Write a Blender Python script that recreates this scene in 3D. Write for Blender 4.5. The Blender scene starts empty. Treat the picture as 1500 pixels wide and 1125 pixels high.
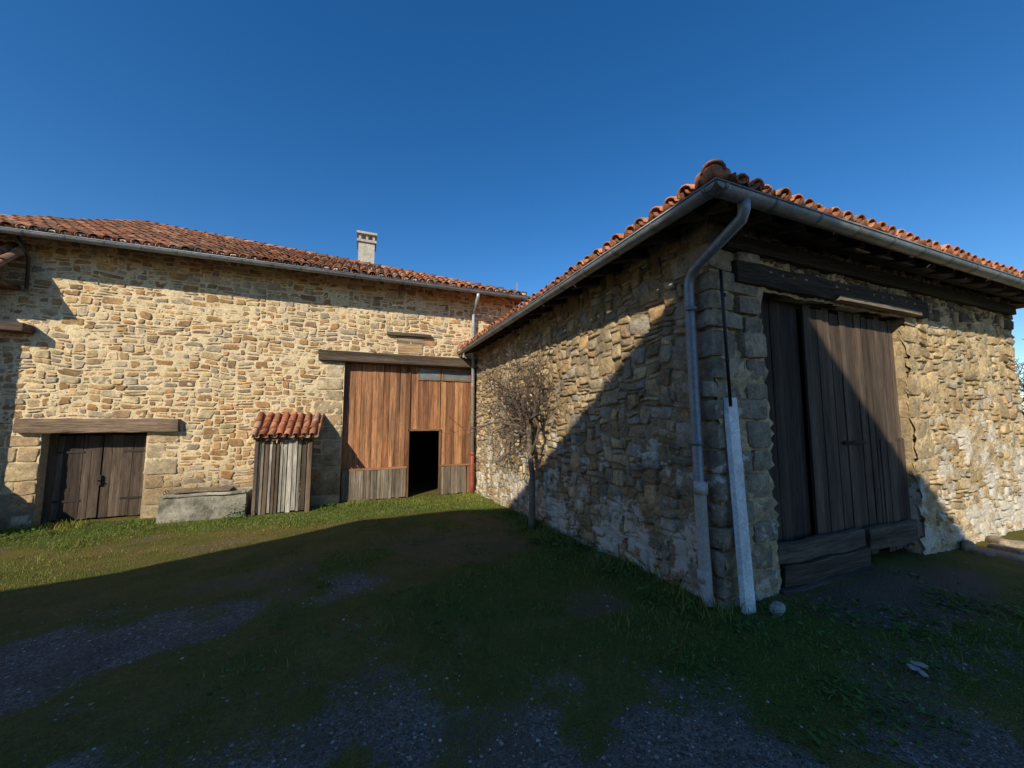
import bpy, math, random
import numpy as np
from mathutils import Vector, Matrix
random.seed(7); rng=np.random.default_rng(7)
scene=bpy.context.scene
# ---------------------------------------------------------------- helpers
class MB:
    def __init__(s): s.V=[];s.Q=[];s.T=[];s.C=[];s.n=0
    def add(s,v,q=None,t=None,c=(1,1,1)):
        v=np.asarray(v,float).reshape(-1,3)
        s.V.append(v)
        c=np.asarray(c,float)
        if c.ndim==1: c=np.tile(c[:3],(len(v),1))
        s.C.append(c[:,:3])
        if q is not None and len(q): s.Q.append(np.asarray(q,int).reshape(-1,4)+s.n)
        if t is not None and len(t): s.T.append(np.asarray(t,int).reshape(-1,3)+s.n)
        s.n+=len(v)
    def box(s,a,b,c=(1,1,1),jit=0):
        x0,y0,z0=a;x1,y1,z1=b
        v=np.array([[x0,y0,z0],[x1,y0,z0],[x1,y1,z0],[x0,y1,z0],[x0,y0,z1],[x1,y0,z1],[x1,y1,z1],[x0,y1,z1]],float)
        if jit: v+=rng.uniform(-jit,jit,v.shape)
        s.add(v,[[0,3,2,1],[4,5,6,7],[0,1,5,4],[1,2,6,5],[2,3,7,6],[3,0,4,7]],None,c)
    def build(s,name,mat,parent=None,smooth=False):
        V=np.concatenate(s.V); C=np.concatenate(s.C)
        Q=np.concatenate(s.Q) if s.Q else np.zeros((0,4),int)
        T=np.concatenate(s.T) if s.T else np.zeros((0,3),int)
        me=bpy.data.meshes.new(name)
        me.vertices.add(len(V)); me.vertices.foreach_set('co',V.astype(np.float32).ravel())
        L=np.concatenate([Q.ravel(),T.ravel()])
        me.loops.add(len(L)); me.loops.foreach_set('vertex_index',L.astype(np.int32))
        st=np.concatenate([np.arange(len(Q))*4,len(Q)*4+np.arange(len(T))*3])
        me.polygons.add(len(st)); me.polygons.foreach_set('loop_start',st.astype(np.int32))
        me.update(calc_edges=True); me.validate()
        me.polygons.foreach_set('use_smooth',[smooth]*len(me.polygons))
        ca=me.color_attributes.new('Col','FLOAT_COLOR','POINT')
        cc=np.ones((len(V),4),np.float32); cc[:,:3]=C
        ca.data.foreach_set('color',cc.ravel())
        me.materials.append(mat)
        ob=bpy.data.objects.new(name,me); scene.collection.objects.link(ob)
        if parent: ob.parent=parent
        return ob
def empty(name):
    e=bpy.data.objects.new(name,None); scene.collection.objects.link(e); return e
_lat={}
def vnoise(x,y,scale,seed=0):
    if seed not in _lat: _lat[seed]=np.random.default_rng(1000+seed).random((256,256))
    L=_lat[seed]; x=np.asarray(x)*scale+1000;y=np.asarray(y)*scale+1000
    xi=np.floor(x).astype(int);yi=np.floor(y).astype(int);fx=x-xi;fy=y-yi
    fx=fx*fx*(3-2*fx);fy=fy*fy*(3-2*fy)
    g=lambda a,b:L[a%256,b%256]
    return (g(xi,yi)*(1-fx)+g(xi+1,yi)*fx)*(1-fy)+(g(xi,yi+1)*(1-fx)+g(xi+1,yi+1)*fx)*fy
def fbm(x,y,scale,seed=0,o=3):
    r=0;a=1;t=0
    for i in range(o): r=r+a*vnoise(x,y,scale*2**i,seed+i);t+=a;a*=.5
    return r/t
def sst(e0,e1,x):
    t=np.clip((np.asarray(x)-e0)/(e1-e0),0,1);return t*t*(3-2*t)
def ground_z(x,y):
    x=np.asarray(x,float);y=np.asarray(y,float)
    base=-0.43*np.clip((y-2.2)/7.8,0,1)
    near=np.exp(-((x/14)**2+(y/14)**2))
    return base+near*((fbm(x,y,.8,3)-.5)*.07+(fbm(x,y,4,9)-.5)*.035)

# ---------------------------------------------------------------- materials
def new_mat(name):
    m=bpy.data.materials.new(name); m.use_nodes=True
    nt=m.node_tree; b=nt.nodes['Principled BSDF']; return m,nt,b
def N(nt,t,**k):
    n=nt.nodes.new(t)
    for a,v in k.items(): setattr(n,a,v)
    return n
def noise(nt,vec,scale,detail=4,rough=.55):
    n=N(nt,'ShaderNodeTexNoise'); n.inputs['Scale'].default_value=scale
    n.inputs['Detail'].default_value=detail; n.inputs['Roughness'].default_value=rough
    nt.links.new(vec,n.inputs['Vector']); return n.outputs['Fac']
def maprange(nt,v,a,b,c,d):
    n=N(nt,'ShaderNodeMapRange'); nt.links.new(v,n.inputs[0])
    for i,x in enumerate((a,b,c,d)): n.inputs[i+1].default_value=x
    return n.outputs[0]
def mul(nt,a,b,op='MULTIPLY'):
    n=N(nt,'ShaderNodeMath',operation=op)
    for i,x in enumerate((a,b)):
        if isinstance(x,(int,float)): n.inputs[i].default_value=x
        else: nt.links.new(x,n.inputs[i])
    return n.outputs[0]
def mixc(nt,f,a,b,bt='MIX'):
    n=N(nt,'ShaderNodeMix',data_type='RGBA',blend_type=bt)
    for i,x in ((0,f),(6,a),(7,b)):
        if isinstance(x,(int,float)): n.inputs[i].default_value=x
        elif isinstance(x,tuple): n.inputs[i].default_value=(*x,1)
        else: nt.links.new(x,n.inputs[i])
    return n.outputs[2]
def bump(nt,h,bsdf,strength=.5,dist=.01):
    n=N(nt,'ShaderNodeBump'); n.inputs['Strength'].default_value=strength; n.inputs['Distance'].default_value=dist
    nt.links.new(h,n.inputs['Height']); nt.links.new(n.outputs[0],bsdf.inputs['Normal'])
def attr_mat(name,mapscale=(1,1,1),s1=3,s2=25,s3=120,var=(.65,1.3),fine=(.7,1.25),rough=.9,bst=.6,bd=.01,spots=None,lime=False,metal=0,spec=.3,low=None):
    m,nt,b=new_mat(name)
    tc=N(nt,'ShaderNodeTexCoord'); mp=N(nt,'ShaderNodeMapping'); mp.inputs['Scale'].default_value=mapscale
    nt.links.new(tc.outputs['Object'],mp.inputs['Vector']); v=mp.outputs[0]
    at=N(nt,'ShaderNodeAttribute',attribute_name='Col')
    n1=noise(nt,v,s1,2); n2=noise(nt,v,s2,3,.65); n3=noise(nt,v,s3,1,.6)
    f=mul(nt,maprange(nt,n1,.3,.7,*var),maprange(nt,n2,.3,.7,*fine))
    f=mul(nt,f,maprange(nt,n3,.25,.75,.82,1.18))
    cb=N(nt,'ShaderNodeCombineColor')
    for i in range(3): nt.links.new(f,cb.inputs[i])
    col=mixc(nt,1.0,at.outputs['Color'],cb.outputs[0],'MULTIPLY')
    if spots:
        ns=noise(nt,v,spots[0],3,.7)
        col=mixc(nt,maprange(nt,ns,spots[1],spots[1]+.08,0,spots[3]),col,spots[2])
    if low or lime:
        sx=N(nt,'ShaderNodeSeparateXYZ'); nt.links.new(tc.outputs['Object'],sx.inputs[0])
    if low:   # rising damp / dirt near the ground
        zz=mul(nt,sx.outputs[2],mul(nt,noise(nt,tc.outputs['Object'],2.2,4),.9),'SUBTRACT')
        col=mixc(nt,maprange(nt,zz,low[0],low[1],low[3],0),col,low[2])
    if lime:
        nl=noise(nt,tc.outputs['Object'],2.3,6,.74)
        zf=maprange(nt,sx.outputs[2],.1,2.3,.10,-.09)
        zx=maprange(nt,sx.outputs[0],6.6,7.4,0,.06)
        k=mul(nt,mul(nt,nl,zf,'ADD'),zx,'ADD')
        col=mixc(nt,maprange(nt,k,.59,.62,0,.88),col,(.64,.58,.48))
    nt.links.new(col,b.inputs['Base Color'])
    b.inputs['Roughness'].default_value=rough; b.inputs['Metallic'].default_value=metal
    b.inputs['Specular IOR Level'].default_value=spec
    if bst:
        h=mul(nt,n2,mul(nt,n3,.45),'ADD'); bump(nt,h,b,bst,bd)
    return m
def plain_mat(name,rough=.8):
    m,nt,b=new_mat(name); at=N(nt,'ShaderNodeAttribute',attribute_name='Col')
    nt.links.new(at.outputs['Color'],b.inputs['Base Color']); b.inputs['Roughness'].default_value=rough; b.inputs['Specular IOR Level'].default_value=.15
    return m
M_stoneA=attr_mat('farmhouse_stone',s1=5,s2=28,bst=.8,bd=.014,spots=(9,.60,(.22,.125,.055),.6))
M_mortA=attr_mat('lime_mortar',s1=2,s2=35,var=(.85,1.1),bst=.8,bd=.012,spots=(13,.58,(.42,.29,.16),.6),low=(-.35,.3,(.22,.18,.12),.75))
M_stoneB=attr_mat('barn_stone',s1=5,s2=24,bst=.8,bd=.022,spots=(8,.58,(.12,.085,.05),.6),lime=True)
M_mortB=attr_mat('earth_mortar',s1=3,s2=22,var=(.7,1.15),bst=.9,bd=.025,lime=True)
M_woodV=attr_mat('wood_vertical',mapscale=(1,1,.06),s1=9,s2=60,s3=170,var=(.5,1.4),fine=(.55,1.35),rough=.85,bst=.6,bd=.006,spots=(5,.55,(.05,.035,.025),.5))
M_woodX=attr_mat('wood_horizontal',mapscale=(.06,1,1),s1=9,s2=50,s3=150,var=(.5,1.4),fine=(.5,1.4),rough=.88,bst=.9,bd=.012)
M_woodY=attr_mat('wood_rafter',mapscale=(1,.06,1),s1=9,s2=50,s3=150,rough=.9)
M_tile=attr_mat('terracotta',s1=4,s2=18,s3=90,var=(.65,1.3),fine=(.6,1.25),rough=.85,bst=.4,bd=.006,spots=(12,.57,(.11,.085,.06),.7))
M_zinc=attr_mat('zinc',s1=3,s2=18,s3=60,var=(.75,1.2),fine=(.8,1.15),rough=.5,metal=.35,bst=.05,bd=.002,spec=.5)
M_pvc=attr_mat('pvc',s1=3,s2=12,s3=50,var=(.85,1.08),fine=(.8,1.08),rough=.5,bst=.05,bd=.001,spec=.4)
M_conc=attr_mat('concrete',s1=3,s2=16,s3=80,var=(.6,1.25),fine=(.6,1.25),rough=.92,bst=.9,bd=.018,spots=(4,.52,(.09,.085,.05),.7))
M_bark=attr_mat('bark',s1=8,s2=50,s3=120,rough=.95,bst=.8,bd=.01)
M_grass=plain_mat('grass_blades',.7)
M_peb=plain_mat('gravel_stones',.9)
M_rock=attr_mat('field_stone',s1=8,s2=40,rough=.9,bst=.6,bd=.008)
M_plaster=attr_mat('plaster',s1=1,s2=12,s3=60,var=(.85,1.1),rough=.9,bst=.3,bd=.005)
m,nt,b=new_mat('window_glass'); b.inputs['Roughness'].default_value=.12; M_glass=m
tc=N(nt,'ShaderNodeTexCoord'); nn=noise(nt,tc.outputs['Object'],6,3); nt.links.new(mixc(nt,nn,(.08,.09,.09),(.30,.32,.32)),b.inputs['Base Color'])
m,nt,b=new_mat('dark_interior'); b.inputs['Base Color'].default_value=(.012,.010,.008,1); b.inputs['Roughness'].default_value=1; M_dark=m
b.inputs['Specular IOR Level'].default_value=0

# ---------------------------------------------------------------- shape pieces
def tube(mb,path,radii,n=8,c=(1,1,1),cap=True):
    P=[Vector(p) for p in path]; k=len(P)
    if not hasattr(radii,'__len__'): radii=[radii]*k
    up=None; rings=[]
    for i in range(k):
        d=(P[min(i+1,k-1)]-P[max(i-1,0)]).normalized()
        if up is None:
            up=d.orthogonal().normalized()
        else:
            up=(up-d*up.dot(d)).normalized()
        w=d.cross(up)
        for j in range(n):
            a=2*math.pi*j/n
            rings.append(P[i]+(up*math.cos(a)+w*math.sin(a))*radii[i])
    q=[]
    for i in range(k-1):
        for j in range(n):
            q.append([i*n+j,i*n+(j+1)%n,(i+1)*n+(j+1)%n,(i+1)*n+j])
    v=[list(r) for r in rings]; t=[]
    if cap:
        v.append(list(P[0]));v.append(list(P[-1]))
        for j in range(n):
            t.append([k*n,(j+1)%n,j]); t.append([k*n+1,(k-1)*n+j,(k-1)*n+(j+1)%n])
    mb.add(v,q,t,c)
def gutter(mb,p0,p1,r,c):
    p0=np.array(p0,float);p1=np.array(p1,float); d=(p1-p0)/np.linalg.norm(p1-p0)
    side=np.cross(d,[0,0,1]); n=10
    for rr in (r,r-.006):
        v=[]
        for p in (p0,p1):
            for j in range(n+1):
                a=math.pi*j/n; v.append(p+side*math.cos(a)*rr-np.array([0,0,1])*math.sin(a)*rr)
        q=[[j,j+1,n+2+j,n+1+j] for j in range(n)]
        mb.add(v,q,None,c)
    for s_ in (1,-1): # rolled bead
        tube(mb,[p0+side*s_*r,p1+side*s_*r],.010,6,c)
    L=np.linalg.norm(p1-p0); k=int(L/.55)
    for i in range(k+1):   # brackets
        pc=p0+d*(.12+i*(L-.24)/max(k,1)); v=[]
        for dd in (-.016,.016):
            for j in range(n+1):
                a=math.pi*j/n; v.append(pc+d*dd+side*math.cos(a)*(r+.005)-np.array([0,0,1])*math.sin(a)*(r+.005))
        mb.add(v,[[j,j+1,n+2+j,n+1+j] for j in range(n)],None,np.array(c)*.7)
def rbox(mb,cen,size,rnd=.15,nz=.01,c=(1,1,1),k=5,rot=0):
    g=np.linspace(-1,1,k); vs=[];qs=[];off=0
    A,B=np.meshgrid(g,g,indexing='ij'); A=A.ravel();B=B.ravel();O=np.ones_like(A)
    faces=[(A,B,O),(B,A,-O),(O,A,B),(-O,B,A),(B,O,A),(A,-O,B)]
    for f in faces:
        vs.append(np.stack(f,1))
        for i in range(k-1):
            for j in range(k-1):
                qs.append([off+i*k+j,off+(i+1)*k+j,off+(i+1)*k+j+1,off+i*k+j+1])
        off+=k*k
    v=np.concatenate(vs); h=np.array(size)/2; m=h.min()*rnd*2
    p=v*h; inner=np.clip(p,-(h-m),h-m); d=p-inner; L=np.linalg.norm(d,axis=1,keepdims=True)
    p=inner+np.where(L>1e-6,d/np.maximum(L,1e-6)*np.minimum(L,m),0)
    ph=rng.uniform(0,6.28,9); fq=rng.uniform(4,11,9)
    ww=np.stack([np.sin(p[:,1]*fq[0]+ph[0])+np.sin(p[:,2]*fq[1]+ph[1])+np.sin(p[:,0]*fq[2]*1.8+ph[2]),
                 np.sin(p[:,0]*fq[3]+ph[3])+np.sin(p[:,2]*fq[4]+ph[4])+np.sin(p[:,1]*fq[5]*1.8+ph[5]),
                 np.sin(p[:,1]*fq[6]+ph[6])+np.sin(p[:,0]*fq[7]+ph[7])+np.sin(p[:,2]*fq[8]*1.8+ph[8])],1)
    p=p+ww*nz*.5
    if rot:
        cs,sn=math.cos(rot),math.sin(rot); p=np.stack([p[:,0]*cs-p[:,1]*sn,p[:,0]*sn+p[:,1]*cs,p[:,2]],1)
    mb.add(p+np.array(cen),qs,None,c)
def pack(W,H,cw,ch,blocked,wr=(2,6),hp=(.3,.45,.25)):
    nx=int(W/cw);ny=int(H/ch); oc=np.zeros((nx,ny),bool)
    for (a,b,c,d) in blocked:
        oc[max(0,int(round(a/cw))):max(0,int(round(b/cw))),max(0,int(round(c/ch))):max(0,int(round(d/ch)))]=True
    out=[]
    for j in range(ny):
        for i in range(nx):
            if oc[i,j]: continue
            h=1+rng.choice(len(hp),p=hp); w=int(rng.integers(wr[0],wr[1]+1))
            if h>=3: w=max(w,3)
            w0=0
            while w0<w and i+w0<nx and not oc[i+w0,j]: w0+=1
            if i+w0<nx and not oc[i+w0,j] and i+w0+1<=nx and (i+w0+1>=nx or oc[min(i+w0+1,nx-1),j]): w0+=1
            w=max(w0,1)
            while h>1 and (j+h>ny or oc[i:i+w,j:j+h].any()): h-=1
            oc[i:i+w,j:j+h]=True
            out.append((i*cw,(i+w)*cw,j*ch,(j+h)*ch))
    return out
def stones(mb,rects,o,u,v,n,pal,prot,joint,warp=.03,expo=(2.6,5),cj=.14,tilt=.08,cv=(.78,1.18)):
    o=np.array(o,float);u=np.array(u,float);v=np.array(v,float);n=np.array(n,float)
    K=16
    th=np.concatenate([[0,.45,.72,.88],[0,.45,.72,.88],[0,.45,.72,.88],[0,.45,.72,.88]])+np.repeat(np.arange(4)*math.pi/2,4)
    quads=[]
    for r in range(2):
        for j in range(K): quads.append([r*K+j,r*K+(j+1)%K,(r+1)*K+(j+1)%K,(r+1)*K+j])
    tris=[[2*K+j,2*K+(j+1)%K,3*K] for j in range(K)]
    flip=np.dot(np.cross(u,v),n)<0
    if flip: quads=[q[::-1] for q in quads]; tris=[t[::-1] for t in tris]
    for (a,b,c,d) in rects:
        jt=joint*rng.uniform(.5,1.6)
        hx=max((b-a)/2-jt,.015);hy=max((d-c)/2-jt,.012)
        cx=(a+b)/2;cy=(c+d)/2; e=rng.uniform(*expo)
        cs=np.cos(th);sn=np.sin(th)
        r=(np.abs(cs)**e+np.abs(sn)**e)**(-1/e)
        ux=cs*r;uy=sn*r
        q=rng.normal(size=(4,2))*cj
        w00=(1-ux)*(1-uy)/4;w10=(1+ux)*(1-uy)/4;w01=(1-ux)*(1+uy)/4;w11=(1+ux)*(1+uy)/4
        ux2=ux+w00*q[0,0]+w10*q[1,0]+w01*q[2,0]+w11*q[3,0]
        uy2=uy+w00*q[0,1]+w10*q[1,1]+w01*q[2,1]+w11*q[3,1]
        k=1+.035*rng.normal(size=K)
        px=ux2*k*hx; py=uy2*k*hy
        ro=rng.normal()*.03; px,py=px*math.cos(ro)-py*math.sin(ro),px*math.sin(ro)+py*math.cos(ro)
        p=rng.uniform(*prot); m_=min(hx,hy)
        tx,ty=rng.normal(size=2)*tilt
        s1=max(.9,1-.006/m_*1.0) if m_>.01 else .9
        s2=max(.70,1-.018/m_)
        X=[];Y=[];Z=[]
        for sc,dz in ((1.0,-.02),(s1,p*.78),(s2,p)):
            X.append(px*sc);Y.append(py*sc)
            zz=np.full(K,dz)
            if dz>0: zz=zz+rng.normal(size=K)*p*.16+(px*sc*tx+py*sc*ty)*.8
            Z.append(zz)
        X=np.concatenate(X+[[0]]);Y=np.concatenate(Y+[[0]]);Z=np.concatenate(Z+[[p*rng.uniform(.9,1.1)]])
        wx=cx+X;wy=cy+Y
        dx=(vnoise(wx,wy,1.9,21)-.5)*2*warp+(vnoise(wx,wy,6,22)-.5)*warp*.8
        dy=(vnoise(wx,wy,1.5,23)-.5)*2*warp*1.3+(vnoise(wx,wy,6,24)-.5)*warp*.8
        wx=wx+dx;wy=wy+dy
        P=o+wx[:,None]*u+wy[:,None]*v+Z[:,None]*n
        col=np.array(pal[rng.integers(len(pal))])*rng.uniform(*cv)
        mb.add(P,quads,tris,col)
def mortar(mb,W,H,o,u,v,n,openings,c,rough=.008,cell=.05):
    o=np.array(o,float);u=np.array(u,float);v=np.array(v,float);n=np.array(n,float)
    nx=int(round(W/cell));ny=int(round(H/cell))
    gx=np.arange(nx+1)*cell;gy=np.arange(ny+1)*cell
    X,Y=np.meshgrid(gx,gy,indexing='ij')
    Z=rng.normal(size=X.shape)*rough*.5+(vnoise(X,Y,3,31)-.5)*rough*2
    P=o+X.ravel()[:,None]*u+Y.ravel()[:,None]*v+Z.ravel()[:,None]*n
    I,J=np.meshgrid(np.arange(nx),np.arange(ny),indexing='ij')
    cxs=(I+.5)*cell;cys=(J+.5)*cell; keep=np.ones_like(I,bool)
    for (a,b,c0,d) in openings: keep&=~((cxs>a)&(cxs<b)&(cys>c0)&(cys<d))
    I=I[keep];J=J[keep]; s=ny+1
    q=np.stack([I*s+J,(I+1)*s+J,(I+1)*s+J+1,I*s+J+1],1)
    if np.dot(np.cross(u,v),n)<0: q=q[:,::-1]
    mb.add(P,q,None,c)
TILE_PAL=[(.44,.16,.075),(.36,.13,.06),(.48,.20,.10),(.28,.12,.07),(.42,.20,.12),(.24,.14,.09),(.50,.27,.16),(.20,.13,.09)]
TILE_PALB=[(.52,.19,.085),(.46,.16,.07),(.56,.23,.11),(.42,.16,.08),(.40,.19,.11)]
def tile_roof(mb,o,u,s,nrm,L,S,inside,pitch=.2,exp=.33,r=.088,pal=TILE_PAL,channel=True):
    o=np.array(o,float);u=np.array(u,float);s=np.array(s,float);nrm=np.array(nrm,float)
    K=7; a=np.linspace(0,math.pi,K); cs=np.cos(a);sn=np.sin(a)
    def one(cu,cs_,flip,lift,col):
        ln=.42; r0=r*rng.uniform(.95,1.05); r1=r0*.82
        ju,jl=rng.normal(size=2)*.008; sk=rng.normal()*.014
        P=[]
        for (ss,rr,inn,lf) in ((0,r0,0,lift),(ln,r1,0,lift-.02),(0,r0,.014,lift),(ln,r1,.014,lift-.02)):
            q=rr-inn
            h=(sn*q*.9+lf) if not flip else (-sn*q*.8+lf+.05)
            P.append(o+(cu+ju+cs*q+(sk if ss else 0))[:,None]*u+(cs_+ss+jl*2)*s+h[:,None]*nrm)
        P=np.concatenate(P); Q=[]
        for j in range(K-1):
            Q.append([j,j+1,K+j+1,K+j]);Q.append([2*K+j,3*K+j,3*K+j+1,2*K+j+1]);Q.append([j,2*K+j,2*K+j+1,j+1])
        mb.add(P,Q,None,col)
    nu=int(L/pitch);ns=int(S/exp)+1
    for i in range(nu+1):
        for j in range(ns):
            cu=i*pitch+pitch*.5;c_=j*exp
            if inside(cu,c_+.12):
                col=np.array(pal[rng.integers(len(pal))])*rng.uniform(.75,1.2)
                one(cu,c_,False,.028,col)
            if channel and inside(cu+pitch/2,c_+.12):
                col=np.array(pal[rng.integers(len(pal))])*rng.uniform(.6,1.0)
                one(cu+pitch/2,c_-.03,True,.0,col)
def ridge_tiles(mb,p0,p1,r=.12,pal=TILE_PAL):
    p0=np.array(p0,float);p1=np.array(p1,float);L=np.linalg.norm(p1-p0);d=(p1-p0)/L
    side=np.cross(d,[0,0,1]);side/=np.linalg.norm(side);up=np.cross(side,d)
    K=9;a=np.linspace(0,math.pi,K);k=int(L/.34)
    for i in range(k+1):
        b=p0+d*i*.34; col=np.array(pal[rng.integers(len(pal))])*rng.uniform(.8,1.15); P=[]
        for ss,rr,lf in ((0,r,.02),(.4,r*.82,0),(0,r-.016,.02),(.4,r*.82-.016,0)):
            P.append(b+d*ss+np.cos(a)[:,None]*rr*side+(np.sin(a)*rr+lf)[:,None]*up)
        P=np.concatenate(P);Q=[]
        for j in range(K-1):
            Q.append([j,j+1,K+j+1,K+j]);Q.append([2*K+j,3*K+j,3*K+j+1,2*K+j+1]);Q.append([j,2*K+j,2*K+j+1,j+1])
        mb.add(P,Q,None,col)
def planks(mb,x0,x1,z0,z1,y,th,cols,w=(.10,.17),jt=.012,zj=.02,gap=.006):
    x=x0
    while x<x1-.03:
        ww=min(rng.uniform(*w),x1-x)
        c=np.array(cols[rng.integers(len(cols))])*rng.uniform(.75,1.25)
        dy=rng.uniform(-jt,jt)*.5
        a=rng.normal()*.003
        X0=x+gap/2;X1=x+ww-gap/2;za=z0+rng.uniform(0,zj);zb=z1-rng.uniform(0,zj)
        v=np.array([[X0,y+dy,za],[X1,y+dy,za],[X1,y+dy+th,za],[X0,y+dy+th,za],[X0+a,y+dy,zb],[X1+a,y+dy,zb],[X1+a,y+dy+th,zb],[X0+a,y+dy+th,zb]])
        mb.add(v,[[0,3,2,1],[4,5,6,7],[0,1,5,4],[1,2,6,5],[2,3,7,6],[3,0,4,7]],None,c)
        x+=ww

PAL_A=[(.56,.37,.18),(.52,.32,.145),(.44,.255,.115),(.62,.45,.245),(.38,.25,.14),(.56,.43,.27),(.48,.265,.11),(.64,.49,.29),(.40,.32,.22),(.54,.32,.145),(.58,.41,.20),(.47,.37,.25)]
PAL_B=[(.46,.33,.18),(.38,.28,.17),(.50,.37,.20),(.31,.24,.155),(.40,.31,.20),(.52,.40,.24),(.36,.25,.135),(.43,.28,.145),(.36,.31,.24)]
PAL_R=[(.54,.39,.21),(.47,.34,.185),(.57,.43,.24),(.41,.30,.17),(.52,.37,.18),(.45,.29,.14),(.44,.37,.27)]
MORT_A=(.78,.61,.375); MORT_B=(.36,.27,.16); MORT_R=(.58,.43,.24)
ZINC=(.26,.28,.30)

# ================================================================ LEFT FARM BUILDING (facade plane y=10)
farm=empty('stone_farmhouse')
ox,oz=-9.2,-.7
def R(x0,x1,z0,z1): return (x0-ox,x1-ox,z0-oz,z1-oz)
gate=R(-.4,2.95,-.7,2.98); low=R(-5.6,-4.05,-.7,1.3)
W,H=13.3,5.85
mb=MB(); mortar(mb,W,H,(ox,10,oz),(1,0,0),(0,0,1),(0,-1,0),[gate,low],MORT_A,.010)
mb.build('mortar_wall',M_mortA,farm,True)
fixed=[]
z=-.5;k=0
while z<2.95:
    h=rng.uniform(.26,.36); w=.62 if k%2 else .42; fixed.append(R(-.4-w,-.4,z,min(z+h,2.95))); z+=h;k+=1
z=-.5;k=0
while z<1.28:
    h=rng.uniform(.26,.36); w=.55 if k%2 else .34
    zz=min(z+h,1.28)
    fixed.append(R(-4.05,-4.05+w,z,zz)); fixed.append(R(-5.6-w*.9,-5.6,z,zz)); fixed.append(R(-5.6-w*.9-.5,-5.6-w*.9,z,zz)); z+=h;k+=1
lint=[R(-5.96,-3.5,1.28,1.6),R(-.98,2.97,2.95,3.24),R(.56,1.69,3.70,3.82),R(.8,1.48,3.24,3.72)]
rects=pack(W,H,.060,.056,[gate,low]+fixed+lint,wr=(2,6),hp=(.40,.42,.18))
mb=MB()
stones(mb,rects,(ox,10,oz),(1,0,0),(0,0,1),(0,-1,0),PAL_A,(.002,.012),.012,.035,(5,14),.17,.05,(.68,1.2))
PQ=[(.50,.38,.22),(.46,.35,.21),(.54,.42,.26),(.43,.30,.17)]
stones(mb,fixed,(ox,10,oz),(1,0,0),(0,0,1),(0,-1,0),PQ,(.008,.016),.008,.006,(14,24),.04,.02)
mb.build('facade_stones',M_stoneA,farm,True)
mb=MB()
mb.box((ox,10.35,oz),(-5.6,10.6,5.1),MORT_A)
mb.box((-4.05,10.35,oz),(-.4,10.6,5.1),MORT_A)
mb.box((-5.6,10.35,1.3),(-4.05,10.6,5.1),MORT_A)
mb.box((-.4,10.35,2.98),(4.1,10.6,5.1),MORT_A)
for (xa,xb,zt) in ((-5.9,-5.6,1.3),(-4.05,-3.8,1.3),(-.7,-.4,2.98)):
    mb.box((xa,10.02,oz),(xb,10.36,zt),(.45,.36,.24))
mb.box((-5.6,10.02,1.3),(-4.05,10.36,1.5),(.3,.25,.18))
mb.box((-.4,10.02,2.98),(2.95,10.36,3.1),(.3,.25,.18))
mb.box((4.1,10.012,oz),(4.35,19.8,4.93),(.52,.30,.22))
mb.box((-6.9,19.8,oz),(4.35,20.1,4.93),(.45,.36,.26)); mb.box((-6.9,10.7,oz),(-6.6,19.8,4.93),(.45,.36,.26))
mb.build('side_walls',M_plaster,farm)
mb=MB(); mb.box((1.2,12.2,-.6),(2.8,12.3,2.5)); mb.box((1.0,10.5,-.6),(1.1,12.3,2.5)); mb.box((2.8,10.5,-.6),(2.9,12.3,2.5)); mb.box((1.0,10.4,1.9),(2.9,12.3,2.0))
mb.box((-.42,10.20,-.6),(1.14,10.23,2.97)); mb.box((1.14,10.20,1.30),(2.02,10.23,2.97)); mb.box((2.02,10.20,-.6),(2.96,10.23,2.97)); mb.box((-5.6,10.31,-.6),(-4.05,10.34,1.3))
mb.build('interior',M_dark,farm)
mb=MB()
rbox(mb,(-4.73,9.99,1.445),(2.44,.2,.27),.10,.018,(.22,.15,.10),11)
rbox(mb,(.98,9.99,3.10),(3.92,.22,.24),.08,.018,(.12,.085,.06),11)
rbox(mb,(1.12,9.98,3.76),(1.13,.14,.09),.15,.008,(.15,.11,.07),7)
mb.build('timber_lintels',M_woodX,farm,True)
mb=MB(); mb.box((.84,9.975,3.27),(1.46,10.02,3.52),(.54,.36,.19)); mb.box((.80,9.985,3.52),(1.5,10.02,3.71),(.30,.22,.14)); mb.build('vent_board',M_woodX,farm)
OR=[(.37,.17,.08),(.32,.14,.065),(.41,.20,.095),(.29,.13,.065)]
GR=[(.24,.19,.14),(.19,.15,.11),(.28,.23,.17)]
mb=MB(); y=10.13
planks(mb,-.4,1.16,.30,2.97,y,.03,OR,(.10,.15))
planks(mb,1.18,1.98,1.28,2.97,y,.03,OR,(.10,.15))
planks(mb,2.0,2.96,.30,2.60,y,.03,OR,(.10,.15))
mb.box((2.0-.02,y,2.86),(2.96,y+.03,2.97),OR[1]); mb.box((1.98,y,2.55),(2.02,y+.03,2.9),OR[1])
planks(mb,-.38,1.14,-.42,.32,y-.035,.03,GR,(.07,.11),zj=.03)
planks(mb,2.02,2.72,-.42,.32,y-.035,.03,GR,(.07,.11),zj=.03)
planks(mb,2.74,2.96,-.42,.32,y-.02,.03,OR,(.1,.12),zj=.03)
mb.build('gate_planks',M_woodV,farm)
mb=MB()
mb.box((-.38,y-.04,.31),(1.15,y-.012,.36),(.30,.15,.08)); mb.box((2.0,y-.04,.31),(2.96,y-.012,.36),(.30,.15,.08))
mb.box((1.16,y-.03,1.26),(2.02,y+.02,1.30),(.26,.13,.07))
mb.build('gate_rails',M_woodX,farm)
mb=MB()
mb.box((1.15,y-.03,-.42),(1.19,y+.03,2.97),(.20,.10,.05)); mb.box((1.97,y-.03,-.42),(2.01,y+.03,1.28),(.20,.10,.05))
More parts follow.
